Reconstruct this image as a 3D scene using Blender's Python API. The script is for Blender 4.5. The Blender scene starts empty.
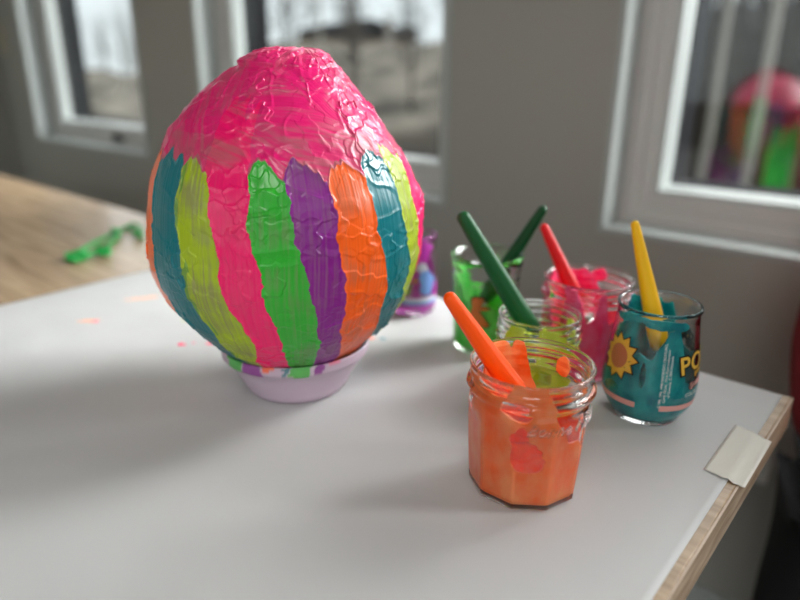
import bpy, math, random
import numpy as np
from mathutils import Vector, Matrix
R = math.radians
random.seed(7)
scn = bpy.context.scene
col = scn.collection

# ------------------------------------------------------------------ basics
def lin(c):
    return tuple(((v/255.0)/12.92 if v/255.0 <= .04045 else ((v/255.0+.055)/1.055)**2.4) for v in c)

def mat(name, rgb, rough=.5, metal=0., trans=0., ior=1.45, coat=0., spec=.5, bump=None, vary=None, sheen=0., attr=None, alpha_rough=None):
    m = bpy.data.materials.new(name); m.use_nodes = True
    nt = m.node_tree; b = nt.nodes['Principled BSDF']
    L = nt.links
    b.inputs['Base Color'].default_value = (*lin(rgb), 1)
    b.inputs['Roughness'].default_value = rough
    b.inputs['Metallic'].default_value = metal
    b.inputs['IOR'].default_value = ior
    b.inputs['Transmission Weight'].default_value = trans
    b.inputs['Coat Weight'].default_value = coat
    b.inputs['Specular IOR Level'].default_value = spec
    tc = None
    def coords(scale):
        nonlocal tc
        if tc is None: tc = nt.nodes.new('ShaderNodeTexCoord')
        mp = nt.nodes.new('ShaderNodeMapping'); mp.inputs['Scale'].default_value = scale
        L.new(tc.outputs['Object'], mp.inputs['Vector']); return mp.outputs[0]
    if attr:
        a = nt.nodes.new('ShaderNodeVertexColor'); a.layer_name = attr
        L.new(a.outputs['Color'], b.inputs['Base Color'])
        if alpha_rough:
            mr = nt.nodes.new('ShaderNodeMapRange')
            mr.inputs['To Min'].default_value = alpha_rough[0]; mr.inputs['To Max'].default_value = alpha_rough[1]
            L.new(a.outputs['Alpha'], mr.inputs['Value']); L.new(mr.outputs[0], b.inputs['Roughness'])
    if vary:   # (rgb2, scale tuple, detail)
        n = nt.nodes.new('ShaderNodeTexNoise'); n.inputs['Scale'].default_value = 1; n.inputs['Detail'].default_value = vary[2]
        L.new(coords(vary[1]), n.inputs['Vector'])
        r = nt.nodes.new('ShaderNodeValToRGB')
        r.color_ramp.elements[0].position = .35; r.color_ramp.elements[1].position = .68
        r.color_ramp.elements[0].color = (*lin(rgb), 1); r.color_ramp.elements[1].color = (*lin(vary[0]), 1)
        L.new(n.outputs[0], r.inputs[0]); L.new(r.outputs[0], b.inputs['Base Color'])
    if bump:   # (scale tuple, strength, distance, detail)
        n = nt.nodes.new('ShaderNodeTexNoise'); n.inputs['Scale'].default_value = 1; n.inputs['Detail'].default_value = bump[3]
        L.new(coords(bump[0]), n.inputs['Vector'])
        bp = nt.nodes.new('ShaderNodeBump'); bp.inputs['Strength'].default_value = bump[1]; bp.inputs['Distance'].default_value = bump[2]
        L.new(n.outputs[0], bp.inputs['Height']); L.new(bp.outputs[0], b.inputs['Normal'])
    return m

def mesh_obj(name, verts, faces, m=None, parent=None, smooth=True, loc=None):
    me = bpy.data.meshes.new(name)
    me.from_pydata([tuple(v) for v in verts], [], [tuple(f) for f in faces]); me.update()
    if smooth: me.polygons.foreach_set('use_smooth', [True]*len(me.polygons))
    o = bpy.data.objects.new(name, me); col.objects.link(o)
    if m: me.materials.append(m)
    if parent: o.parent = parent
    if loc: o.location = loc
    return o

def empty(name, loc=(0,0,0), rz=0.):
    o = bpy.data.objects.new(name, None); col.objects.link(o)
    o.location = loc; o.rotation_euler.z = rz; o.empty_display_size = .02
    return o

def tag(o, label=None, cat=None, group=None, kind=None):
    if label: o['label'] = label
    if cat: o['category'] = cat
    if group: o['group'] = group
    if kind: o['kind'] = kind
    return o

class MB:
    """collects shapes for one mesh"""
    def __init__(s): s.v = []; s.f = []
    def add(s, v, f):
        n = len(s.v); s.v += [tuple(p) for p in v]; s.f += [tuple(i+n for i in q) for q in f]; return s
    def box(s, x0, x1, y0, y1, z0, z1, M=None):
        v = [(x, y, z) for z in (z0, z1) for y in (y0, y1) for x in (x0, x1)]
        if M: v = [M @ Vector(p) for p in v]
        return s.add(v, [(0,2,3,1),(4,5,7,6),(0,1,5,4),(2,6,7,3),(0,4,6,2),(1,3,7,5)])
    def tube(s, pts, rad, n=8, caps=True):
        pts = [Vector(p) for p in pts]; k = len(pts)
        if not hasattr(rad, '__len__'): rad = [rad]*k
        vs = []; fs = []
        t = (pts[1]-pts[0]).normalized(); a = t.orthogonal().normalized()
        for i, p in enumerate(pts):
            t = (pts[min(i+1,k-1)]-pts[max(i-1,0)]).normalized()
            a = (a - t*a.dot(t)).normalized(); b = t.cross(a)
            for j in range(n):
                q = 2*math.pi*j/n; vs.append(p+(a*math.cos(q)+b*math.sin(q))*rad[i])
        for i in range(k-1):
            for j in range(n):
                j2 = (j+1) % n; fs.append((i*n+j, i*n+j2, (i+1)*n+j2, (i+1)*n+j))
        if caps: fs.append(tuple(range(n-1,-1,-1))); fs.append(tuple((k-1)*n+j for j in range(n)))
        return s.add(vs, fs)
    def lathe(s, prof, n=48, c=(0,0,0)):
        vs = []; fs = []
        for r, z in prof:
            for j in range(n):
                q = 2*math.pi*j/n; vs.append((c[0]+r*math.cos(q), c[1]+r*math.sin(q), c[2]+z))
        for i in range(len(prof)-1):
            for j in range(n):
                j2 = (j+1) % n; fs.append((i*n+j, i*n+j2, (i+1)*n+j2, (i+1)*n+j))
        fs.append(tuple(range(n-1,-1,-1))); fs.append(tuple((len(prof)-1)*n+j for j in range(n)))
        return s.add(vs, fs)
    def build(s, name, m, parent=None, smooth=False, bevel=0., loc=None):
        o = mesh_obj(name, s.v, s.f, m, parent, smooth, loc)
        if bevel:
            b = o.modifiers.new('bevel', 'BEVEL'); b.width = bevel; b.segments = 2; b.limit_method = 'ANGLE'
        return o

# lattice noise, periodic in x with period PX cells
def vnoise(x, y, seed, PX=None, PY=None):
    rng = np.random.RandomState(seed); T = rng.rand(512, 512)
    xi = np.floor(x).astype(int); yi = np.floor(y).astype(int)
    fx = x-xi; fy = y-yi; fx = fx*fx*(3-2*fx); fy = fy*fy*(3-2*fy)
    PX = PX or 512; PY = PY or 512
    a = T[xi % PX % 512, yi % PY % 512]; b = T[(xi+1) % PX % 512, yi % PY % 512]
    c = T[xi % PX % 512, (yi+1) % PY % 512]; d = T[(xi+1) % PX % 512, (yi+1) % PY % 512]
    return (a*(1-fx)+b*fx)*(1-fy)+(c*(1-fx)+d*fx)*fy
def fbm(x, y, seed, PX=None, oct=4):
    s = 0; a = .5; t = 0
    for k in range(oct):
        s = s+a*vnoise(x*2**k, y*2**k, seed+k, None if PX is None else PX*2**k); t += a; a *= .5
    return s/t
def sstep(a, b, x):
    t = np.clip((x-a)/(b-a), 0, 1); return t*t*(3-2*t)

# ------------------------------------------------------------------ camera
CH = .27
YAW, PIT, ROL = R(39.73), R(19.56), R(.508)
fwd = Vector((-math.sin(YAW)*math.cos(PIT), math.cos(YAW)*math.cos(PIT), -math.sin(PIT)))
rt = Vector((math.cos(YAW), math.sin(YAW), 0)); up = rt.cross(fwd)
r2 = rt*math.cos(ROL)+up*math.sin(ROL); u2 = -rt*math.sin(ROL)+up*math.cos(ROL)
cd = bpy.data.cameras.new('camera'); cam = bpy.data.objects.new('camera', cd); col.objects.link(cam)
cam.matrix_world = Matrix(((r2.x,u2.x,-fwd.x,0),(r2.y,u2.y,-fwd.y,0),(r2.z,u2.z,-fwd.z,CH),(0,0,0,1)))
cd.sensor_width = 36; cd.lens = 36*646.5/800
cd.dof.use_dof = True; cd.dof.focus_distance = .445; cd.dof.aperture_fstop = 2.7
cd.clip_start = .01; cd.clip_end = 400
scn.camera = cam
scn.view_settings.view_transform = 'Standard'; scn.view_settings.look = 'None'
scn.view_settings.gamma = 1; scn.view_settings.use_curve_mapping = False
scn.view_settings.exposure = 0.14
scn.cycles.use_denoising = True
scn.cycles.max_bounces = 20; scn.cycles.transmission_bounces = 18; scn.cycles.transparent_max_bounces = 12
scn.cycles.diffuse_bounces = 10; scn.cycles.glossy_bounces = 6

# ------------------------------------------------------------------ world: overcast sky, sun behind cloud to the right
w = bpy.data.worlds.new('world'); scn.world = w; w.use_nodes = True
nt = w.node_tree; L = nt.links; bg = nt.nodes['Background']
tc = nt.nodes.new('ShaderNodeTexCoord')
sep = nt.nodes.new('ShaderNodeSeparateXYZ'); L.new(tc.outputs['Generated'], sep.inputs[0])
ramp = nt.nodes.new('ShaderNodeValToRGB')
e = ramp.color_ramp.elements
e[0].position = 0; e[0].color = (.86,.95,.98,1)
e[1].position = 1; e[1].color = (4.0,4.03,4.03,1)
k = e.new(.10); k.color = (.92,1.02,1.06,1)
k = e.new(.30); k.color = (2.68,2.72,2.73,1)
L.new(sep.outputs[2], ramp.inputs[0])
nz = nt.nodes.new('ShaderNodeTexNoise'); nz.inputs['Scale'].default_value = 7; nz.inputs['Detail'].default_value = 4
mpw = nt.nodes.new('ShaderNodeMapping'); mpw.inputs['Scale'].default_value = (1,1,3)
L.new(tc.outputs['Generated'], mpw.inputs[0]); L.new(mpw.outputs[0], nz.inputs['Vector'])
mr = nt.nodes.new('ShaderNodeMapRange'); mr.inputs['From Min'].default_value = .35; mr.inputs['From Max'].default_value = .65
mr.inputs['To Min'].default_value = .86; mr.inputs['To Max'].default_value = 1.12
L.new(nz.outputs[0], mr.inputs['Value'])
dot = nt.nodes.new('ShaderNodeVectorMath'); dot.operation = 'DOT_PRODUCT'
sd = Vector((.54,.70,.46)).normalized(); dot.inputs[1].default_value = sd
nrm = nt.nodes.new('ShaderNodeVectorMath'); nrm.operation = 'NORMALIZE'; L.new(tc.outputs['Generated'], nrm.inputs[0])
L.new(nrm.outputs[0], dot.inputs[0])
gl = nt.nodes.new('ShaderNodeMapRange'); gl.interpolation_type = 'SMOOTHSTEP'
gl.inputs['From Min'].default_value = .90; gl.inputs['From Max'].default_value = 1
gl.inputs['To Min'].default_value = 1; gl.inputs['To Max'].default_value = 15
L.new(dot.outputs['Value'], gl.inputs['Value'])
m1 = nt.nodes.new('ShaderNodeMath'); m1.operation = 'MULTIPLY'; L.new(mr.outputs[0], m1.inputs[0]); L.new(gl.outputs[0], m1.inputs[1])
vm = nt.nodes.new('ShaderNodeVectorMath'); vm.operation = 'SCALE'; L.new(ramp.outputs[0], vm.inputs[0]); L.new(m1.outputs[0], vm.inputs['Scale'])
L.new(vm.outputs[0], bg.inputs['Color']); bg.inputs['Strength'].default_value = 1.0

la = bpy.data.lights.new('fill_light','AREA'); la.shape = 'DISK'; la.size = .9; la.energy = 18; la.color = (1,.97,.93)  # unseen area light under the ceiling, added as soft fill for the room
lo_ = bpy.data.objects.new('fill_light', la); col.objects.link(lo_); lo_.location = (.6,-.9,1.62)

# ------------------------------------------------------------------ materials
M = {}
M['wall'] = mat('wall_paint', (161,160,153), .75, bump=((180,180,180),.15,.0006,2))
M['ceiling'] = mat('ceiling_paint', (205,203,198), .8)
M['floor'] = mat('floor_boards', (70,57,46), .5, vary=((52,41,33),(3,22,3),5))
M['trim'] = mat('white_trim_paint', (172,178,176), .42)
M['vinyl'] = mat('white_window_vinyl', (200,199,196), .42, bump=((40,40,40),.05,.0004,2))
M['dark'] = mat('dark_gasket', (10,10,14), .8, spec=.03)
M['white_plastic'] = mat('white_plastic', (232,232,228), .35)
M['beige_plastic'] = mat('beige_plastic', (180,172,150), .4)
M['bowl'] = mat('lavender_plastic', (196,172,196), .38, attr='Col')
M['glass'] = mat('clear_glass', (255,255,255), 0.0, trans=1, ior=1.46)
M['tape'] = mat('paper_tape', (206,203,194), .7, bump=((500,60,60),.5,.0005,4))
M['steel'] = mat('brush_ferrule_steel', (205,203,198), .22, metal=1)
M['bristle'] = mat('brush_bristles', (60,52,42), .6, bump=((1500,1500,60),.6,.0005,2))
M['green_toy'] = mat('green_plastic_string', (12,150,62), .35)

# window pane: clear with fresnel reflection
def pane_mat():
    m = bpy.data.materials.new('window_glass'); m.use_nodes = True; nt = m.node_tree
    for n in list(nt.nodes): nt.nodes.remove(n)
    o = nt.nodes.new('ShaderNodeOutputMaterial'); t = nt.nodes.new('ShaderNodeBsdfTransparent'); t.inputs[0].default_value = (.965,.972,.968,1)
    g = nt.nodes.new('ShaderNodeBsdfGlossy'); g.inputs['Roughness'].default_value = .01
    lw = nt.nodes.new('ShaderNodeLayerWeight'); lw.inputs[0].default_value = .5
    pw = nt.nodes.new('ShaderNodeMath'); pw.operation = 'POWER'; pw.inputs[1].default_value = 5; nt.links.new(lw.outputs['Facing'], pw.inputs[0])
    f = nt.nodes.new('ShaderNodeMath'); f.operation = 'MULTIPLY_ADD'; f.inputs[1].default_value = .6; f.inputs[2].default_value = .04; nt.links.new(pw.outputs[0], f.inputs[0])
    x = nt.nodes.new('ShaderNodeMixShader')
    nt.links.new(f.outputs[0], x.inputs[0]); nt.links.new(t.outputs[0], x.inputs[1]); nt.links.new(g.outputs[0], x.inputs[2]); nt.links.new(x.outputs[0], o.inputs[0])
    return m
M['pane'] = pane_mat()

# table wood: fine grain running along x
def wood(name, a, b, gx):
    m = bpy.data.materials.new(name); m.use_nodes = True; nt = m.node_tree; L = nt.links; p = nt.nodes['Principled BSDF']
    tc = nt.nodes.new('ShaderNodeTexCoord'); mp = nt.nodes.new('ShaderNodeMapping'); mp.inputs['Scale'].default_value = gx
    L.new(tc.outputs['Object'], mp.inputs[0])
    n = nt.nodes.new('ShaderNodeTexNoise'); n.inputs['Scale'].default_value = 1; n.inputs['Detail'].default_value = 6; n.inputs['Distortion'].default_value = .6
    L.new(mp.outputs[0], n.inputs['Vector'])
    r = nt.nodes.new('ShaderNodeValToRGB'); r.color_ramp.elements[0].position = .32; r.color_ramp.elements[1].position = .7
    r.color_ramp.elements[0].color = (*lin(a),1); r.color_ramp.elements[1].color = (*lin(b),1)
    L.new(n.outputs[0], r.inputs[0]); L.new(r.outputs[0], p.inputs['Base Color'])
    bp = nt.nodes.new('ShaderNodeBump'); bp.inputs['Strength'].default_value = .3; bp.inputs['Distance'].default_value = .0006
    L.new(n.outputs[0], bp.inputs['Height']); L.new(bp.outputs[0], p.inputs['Normal'])
    p.inputs['Roughness'].default_value = .27
    return m
M['wood'] = wood('light_oak', (136,113,88), (182,158,129), (5,70,70))
M['wood_edge'] = wood('oak_edge_band', (150,126,104), (196,174,150), (90,14,120))
M['leg'] = mat('dark_table_leg', (70,62,55), .5)

# ------------------------------------------------------------------ room shell
WY = 1.08; Z0 = .011; Z1 = 1.27; FZ = -.75; CZ = 1.70; T = .20
XL, XR, YB = -2.98, 2.6, -3.2
wins = [(-2.725,-1.93), (-1.615,-.783), (-.441,.392), (.73,1.56)]
def cells_wall(name, holes, a0, a1, z0, z1, mk, m):
    """wall panels round the openings; mk(a0,a1,z0,z1) adds a box"""
    mb = MB(); cur = a0
    for h0, h1, hz0, hz1 in holes:
        mk(mb, cur, h0, z0, z1); mk(mb, h0, h1, z0, hz0); mk(mb, h0, h1, hz1, z1); cur = h1
    mk(mb, cur, a1, z0, z1)
    return tag(mb.build(name, m), kind='structure')
cells_wall('wall_back', [(a,b,Z0,Z1) for a,b in wins], XL-T, XR+T, FZ, CZ, lambda mb,a,b,c,d: mb.box(a,b,WY,WY+T,c,d), M['wall'])
tag(MB().box(XL-T,XL,YB,WY,FZ,CZ).build('wall_left', M['wall']), kind='structure')
cells_wall('wall_right', [(-2.6,-.2,.0,1.35)], YB, WY, FZ, CZ, lambda mb,a,b,c,d: mb.box(XR,XR+T,a,b,c,d), M['wall'])  # unseen side opening, added to let in fill light
cells_wall('wall_front', [(-2.2,1.9,.05,1.5)], XL-T, XR+T, FZ, CZ, lambda mb,a,b,c,d: mb.box(a,b,YB-T,YB,c,d), M['wall'])  # wide opening behind the camera, added to let in fill light
tag(MB().box(XL-T,XR+T,YB-T,WY+T,CZ,CZ+.1).build('ceiling', M['ceiling']), kind='structure')
tag(MB().box(XL-T,XR+T,YB-T,WY+T,FZ-.1,FZ).build('floor', M['floor']), kind='structure')
tag(MB().box(XL,XR,WY-.014,WY,FZ,FZ+.14).build('baseboard_back', M['trim'], bevel=.004), kind='structure')
tag(MB().box(XL,XL+.014,YB,WY-.014,FZ,FZ+.14).build('baseboard_left', M['trim'], bevel=.004), kind='structure')

def sweep_frame(mb, x0, x1, z0, z1, prof):
    """prof: list of (inset, y); a rectangular ring swept through the profile, closed cross-section"""
    k = len(prof); vs = []; fs = []
    for ins, y in prof:
        vs += [(x0+ins,y,z0+ins),(x1-ins,y,z0+ins),(x1-ins,y,z1-ins),(x0+ins,y,z1-ins)]
    for i in range(k):
        j = (i+1) % k
        for c in range(4):
            d = (c+1) % 4; fs.append((i*4+c, i*4+d, j*4+d, j*4+c))
    mb.add(vs, fs)
for i, (a, b) in enumerate(wins):
    wn = empty('window_%d' % (i+1), ((a+b)/2, WY, Z0)); tag(wn, kind='structure')
    def rel(mb): mb.v = [(x-(a+b)/2, y-WY, z-Z0) for x,y,z in mb.v]; return mb
    mb = MB(); sweep_frame(mb, a, b, Z0, Z1, [(-.006,WY-.002),(.003,WY-.003),(.006,WY+.002),(.006,WY+.066),(-.006,WY+.066)])
    rel(mb).build('window_reveal', M['trim'], wn)
    mb = MB(); sweep_frame(mb, a, b, Z0, Z1, [(.0,WY+.060),(.012,WY+.058),(.014,WY+.064),(.034,WY+.064),(.036,WY+.068),(.058,WY+.067),(.062,WY+.072),(.062,WY+.10),(.0,WY+.10)])
    rel(mb).build('window_frame', M['vinyl'], wn)
    mb = MB(); sweep_frame(mb, a, b, Z0, Z1, [(.060,WY+.070),(.066,WY+.070),(.075,WY+.094),(.075,WY+.102),(.060,WY+.102)])
    rel(mb).build('glazing_bead', M['trim'], wn)
    mb = MB(); sweep_frame(mb, a, b, Z0, Z1, [(.066,WY+.108),(.077,WY+.108),(.075,WY+.185),(.066,WY+.185)])
    rel(mb).build('outer_frame', M['dark'], wn)
    mb = MB().box(a+.064,b-.064,WY+.1025,WY+.1075,Z0+.064,Z1-.064); rel(mb).build('pane', M['pane'], wn)
    # crank handle on the bottom frame
    cx = {2:-.135}.get(i, (a+b)/2+.1)
    mb = MB(); mb.tube([(cx,WY+.064,Z0+.033),(cx,WY+.045,Z0+.033)],[.011,.009],12)
    mb.tube([(cx,WY+.048,Z0+.033),(cx+.02,WY+.040,Z0+.031),(cx+.075,WY+.038,Z0+.030)],[.006,.005,.006],10)
    rel(mb).build('crank_handle', M['dark'], wn, smooth=True)
for nm, (x0,x1,y0,y1,z0,z1) in {'window_5':(XR+.09,XR+.1,-2.6,-.2,0,1.35), 'window_6':(-2.2,1.9,YB-.1,YB-.09,.05,1.5)}.items():  # panes of the two out-of-view openings added for fill
    tag(MB().box(x0,x1,y0,y1,z0,z1).build(nm, M['pane']), kind='structure')

# wall plates
def plate(x, z, wd, ht, m, label, name, detail):
    o = empty(name, (x, WY, z)); tag(o, label, 'outlet' if 'outlet' in name else 'switch')
    MB().box(-wd/2,wd/2,-.006,0,-ht/2,ht/2).build('cover_plate', m, o, bevel=.0028)
    detail(o, m)
def outlet_detail(o, m):
    for s in (-1,1):
        q = MB().box(-.017,.017,-.008,-.004,s*.02-.014,s*.02+.014).build('socket', m, o, bevel=.004)
        MB().box(-.008,-.005,-.0085,-.007,s*.02-.005,s*.02+.005).box(.005,.008,-.0085,-.007,s*.02-.004,s*.02+.004).build('slot', M['dark'], q)
plate(-.150, -.305, .078, .122, M['white_plastic'], 'white wall outlet plate low on the grey wall behind the table corner', 'wall_outlet', outlet_detail)
plate(-2.90, .372, .050, .115, M['beige_plastic'], 'beige light switch plate on the wall left of the leftmost window', 'light_switch',
      lambda o, m: MB().box(-.006,.006,-.014,-.004,-.011,.011).build('toggle', m, o, bevel=.002))

# ------------------------------------------------------------------ table
TR = R(-1.0)
table = empty('dining_table', (-.058,.6165,0), TR)   # origin at the far right corner of the top
tag(table, 'light oak table with pale edge banding and straight legs in front of the windows', 'table')
MB().box(-2.25,-.0015,-.93,0,-.03,0).build('tabletop', M['wood'], table, bevel=.0012)
MB().box(-.0015,0,-.93,0,-.0295,-.0004).build('edge_band', M['wood_edge'], table)
for lx in (-2.2,-.30):
    for ly in (-.88,-.16):
        MB().box(lx,lx+.06,ly,ly+.06,-.75,-.03).build('leg', M['leg'], table, bevel=.003)
MB().box(-2.14,-.30,-.14,-.12,-.10,-.03).box(-2.14,-.30,-.86,-.84,-.10,-.03).box(-2.18,-2.16,-.82,-.16,-.10,-.03).box(-.28,-.26,-.82,-.16,-.10,-.03).build('apron', M['leg'], table)

# white paper sheet
def paper_mat():
    m = mat('white_craft_paper', (184,184,184), .62, bump=((8,8,8),.6,.009,2))
    nt = m.node_tree; L = nt.links; b = nt.nodes['Principled BSDF']
    tc = nt.nodes.new('ShaderNodeTexCoord'); n = nt.nodes.new('ShaderNodeTexNoise'); n.inputs['Scale'].default_value = 420; n.inputs['Detail'].default_value = 3
    L.new(tc.outputs['Object'], n.inputs['Vector'])
    b2 = nt.nodes.new('ShaderNodeBump'); b2.inputs['Strength'].default_value = .15; b2.inputs['Distance'].default_value = .0003
    old = b.inputs['Normal'].links[0].from_socket
    L.new(n.outputs[0], b2.inputs['Height']); L.new(old, b2.inputs['Normal']); L.new(b2.outputs[0], b.inputs['Normal'])
    return m
M['paper'] = paper_mat()
def paper():
    # corners in world: back-left, back-right, front-right, front-left (just short of the table edges)
    bl = Vector((-.836,.6290,0)); br = Vector((-.0665,.6135,0)); fr = Vector((-.078,-.26,0)); fl = Vector((-.826,-.26,0))
    nx, ny = 150, 170; vs = []; fs = []
    U = np.linspace(0,1,nx+1); V = np.linspace(0,1,ny+1); uu, vv = np.meshgrid(U, V)
    h = .0009*fbm(uu*7, vv*8, 11)+.0012*np.clip(fbm(uu*3+5, vv*3, 31)-.45,0,1)
    h = h+.0042*(fbm(uu*6+vv*2, vv*5, 77, None, 3)-.35).clip(0,1)+.0016*(fbm(uu*16, vv*13+uu*6, 78, None, 2)-.4).clip(0,1)
    h = h*sstep(0,.06,uu)*sstep(0,.05,1-uu)*sstep(0,.03,vv)
    PX = (bl.x*(1-uu)+br.x*uu)*(1-vv)+(fl.x*(1-uu)+fr.x*uu)*vv; PY = (bl.y*(1-uu)+br.y*uu)*(1-vv)+(fl.y*(1-uu)+fr.y*uu)*vv
    for jx, jy in ((-.408,.347),(-.178,.349),(-.149,.5),(-.235,.467),(-.229,.547),(-.328,.529),(-.447,.562)):
        k = sstep(.040,.11,np.hypot(PX-jx,PY-jy)); h = np.minimum(h, .0014+(h-.0014)*k)
    k = sstep(.0,.06,np.hypot(np.maximum(np.abs(PX+.08)-.03,0),np.maximum(np.abs(PY-.485)-.05,0))); h = np.minimum(h, .0012+(h-.0012)*k)
    for j in range(ny+1):
        for i in range(nx+1):
            p = (bl*(1-U[i])+br*U[i])*(1-V[j])+(fl*(1-U[i])+fr*U[i])*V[j]
            vs.append((p.x,p.y,.0004+float(h[j,i])))
    for j in range(ny):
        for i in range(nx):
            a = j*(nx+1)+i; fs.append((a,a+nx+1,a+nx+2,a+1))
    o = mesh_obj('paper_sheet', vs, fs, M['paper'])
    sm = o.modifiers.new('s','SOLIDIFY'); sm.thickness = .00025; sm.offset = 1
    return tag(o, 'large white craft paper sheet covering the right part of the wooden table', 'paper')
pap = paper()
import mathutils.bvhtree as bvt
PBV = bvt.BVHTree.FromPolygons([tuple(v.co) for v in pap.data.vertices], [tuple(p.vertices) for p in pap.data.polygons])
def spot(x, y, lx, ly, ang, rgb, seed, name='paint_spot'):
    rng = random.Random(seed); n = 22; vs = [(0,0,.0011)]
    for j in range(n):
        q = 2*math.pi*j/n; s = 1+rng.uniform(-.28,.28)
        px, py = lx*s*math.cos(q), ly*s*math.sin(q)
        vs.append((px*math.cos(ang)-py*math.sin(ang), px*math.sin(ang)+py*math.cos(ang), .0002))
    fs = [(0,j+1,(j+1)%n+1) for j in range(n)]
    key = 'spot%s' % (rgb,)
    if key not in M: M[key] = mat('dried_paint_%d_%d_%d' % rgb, rgb, .45)
    o = mesh_obj(name, vs, fs, M[key], pap, loc=(x,y,0))
    for v in o.data.vertices:
        hit = PBV.ray_cast(Vector((x+v.co.x,y+v.co.y,1)), Vector((0,0,-1)))[0]; v.co.z = (hit.z if hit else .002)+.0003+v.co.z*.5
    return o
# ------------------------------------------------------------------ tape over the paper edge
def tape():
    c = [Vector(p) for p in ((-.0845,.528,0),(-.0565,.5215,0),(-.0575,.4425,0),(-.0855,.446,0))]
    nu, nv = 12, 30; vs = []; fs = []; rng = random.Random(3)
    jag = [rng.uniform(-1,1)*.0009 for _ in range(nu+1)]
    for j in range(nv+1):
        v = j/nv
        for i in range(nu+1):
            u = i/nu; p = (c[0]*(1-u)+c[1]*u)*(1-v)+(c[3]*(1-u)+c[2]*u)*v
            y = p.y+(jag[i]*(v if v > .5 else v-1))
            z = .0021+.0002*math.sin(9*u+3*v) if p.x < -.068 else max(.0007, .0021-.0014*(p.x+.068)/.004)
            vs.append((p.x,y,z))
    for j in range(nv):
        for i in range(nu):
            a = j*(nu+1)+i; fs.append((a,a+nu+1,a+nu+2,a+1))
    o = mesh_obj('masking_tape', vs, fs, M['tape']); sm = o.modifiers.new('s','SOLIDIFY'); sm.thickness = .0002
    tag(o, 'piece of off-white tape holding the paper to the right table edge', 'tape')
tape()

# ------------------------------------------------------------------ the egg
EP = [0.022, 0.2850, 0.0876, 0.0949, 0.1022, 0.1092, 0.1123, 0.1092, 0.1061, 0.0981, 0.0881, 0.0830, 0.0800,
      -0.0002, -0.0005, -0.0008, -0.0006, -0.0021, -0.0009, -0.0011, -0.0034, 0.0005, 0.0082, 0.0174]
EC = (-.408, .347)
def spl(k, t):
    k = np.asarray(k); K = len(k); x = t*(K-1); i = np.clip(x.astype(int),0,K-2); u = x-i
    g = lambda j: k[np.clip(j,0,K-1)]
    a,b,c,d = g(i-1),g(i),g(i+1),g(i+2)
    return .5*((2*b)+(-a+c)*u+(2*a-5*b+4*c-d)*u*u+(-a+3*b-3*c+d)*u**3)
PAL = {'cap':(230,26,112),'pink':(252,8,108),'teal':(0,114,124),'lime':(168,190,30),'green':(44,176,44),'purple':(138,26,140),'orange':(255,100,22),'bare':(128,112,98)}
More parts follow.
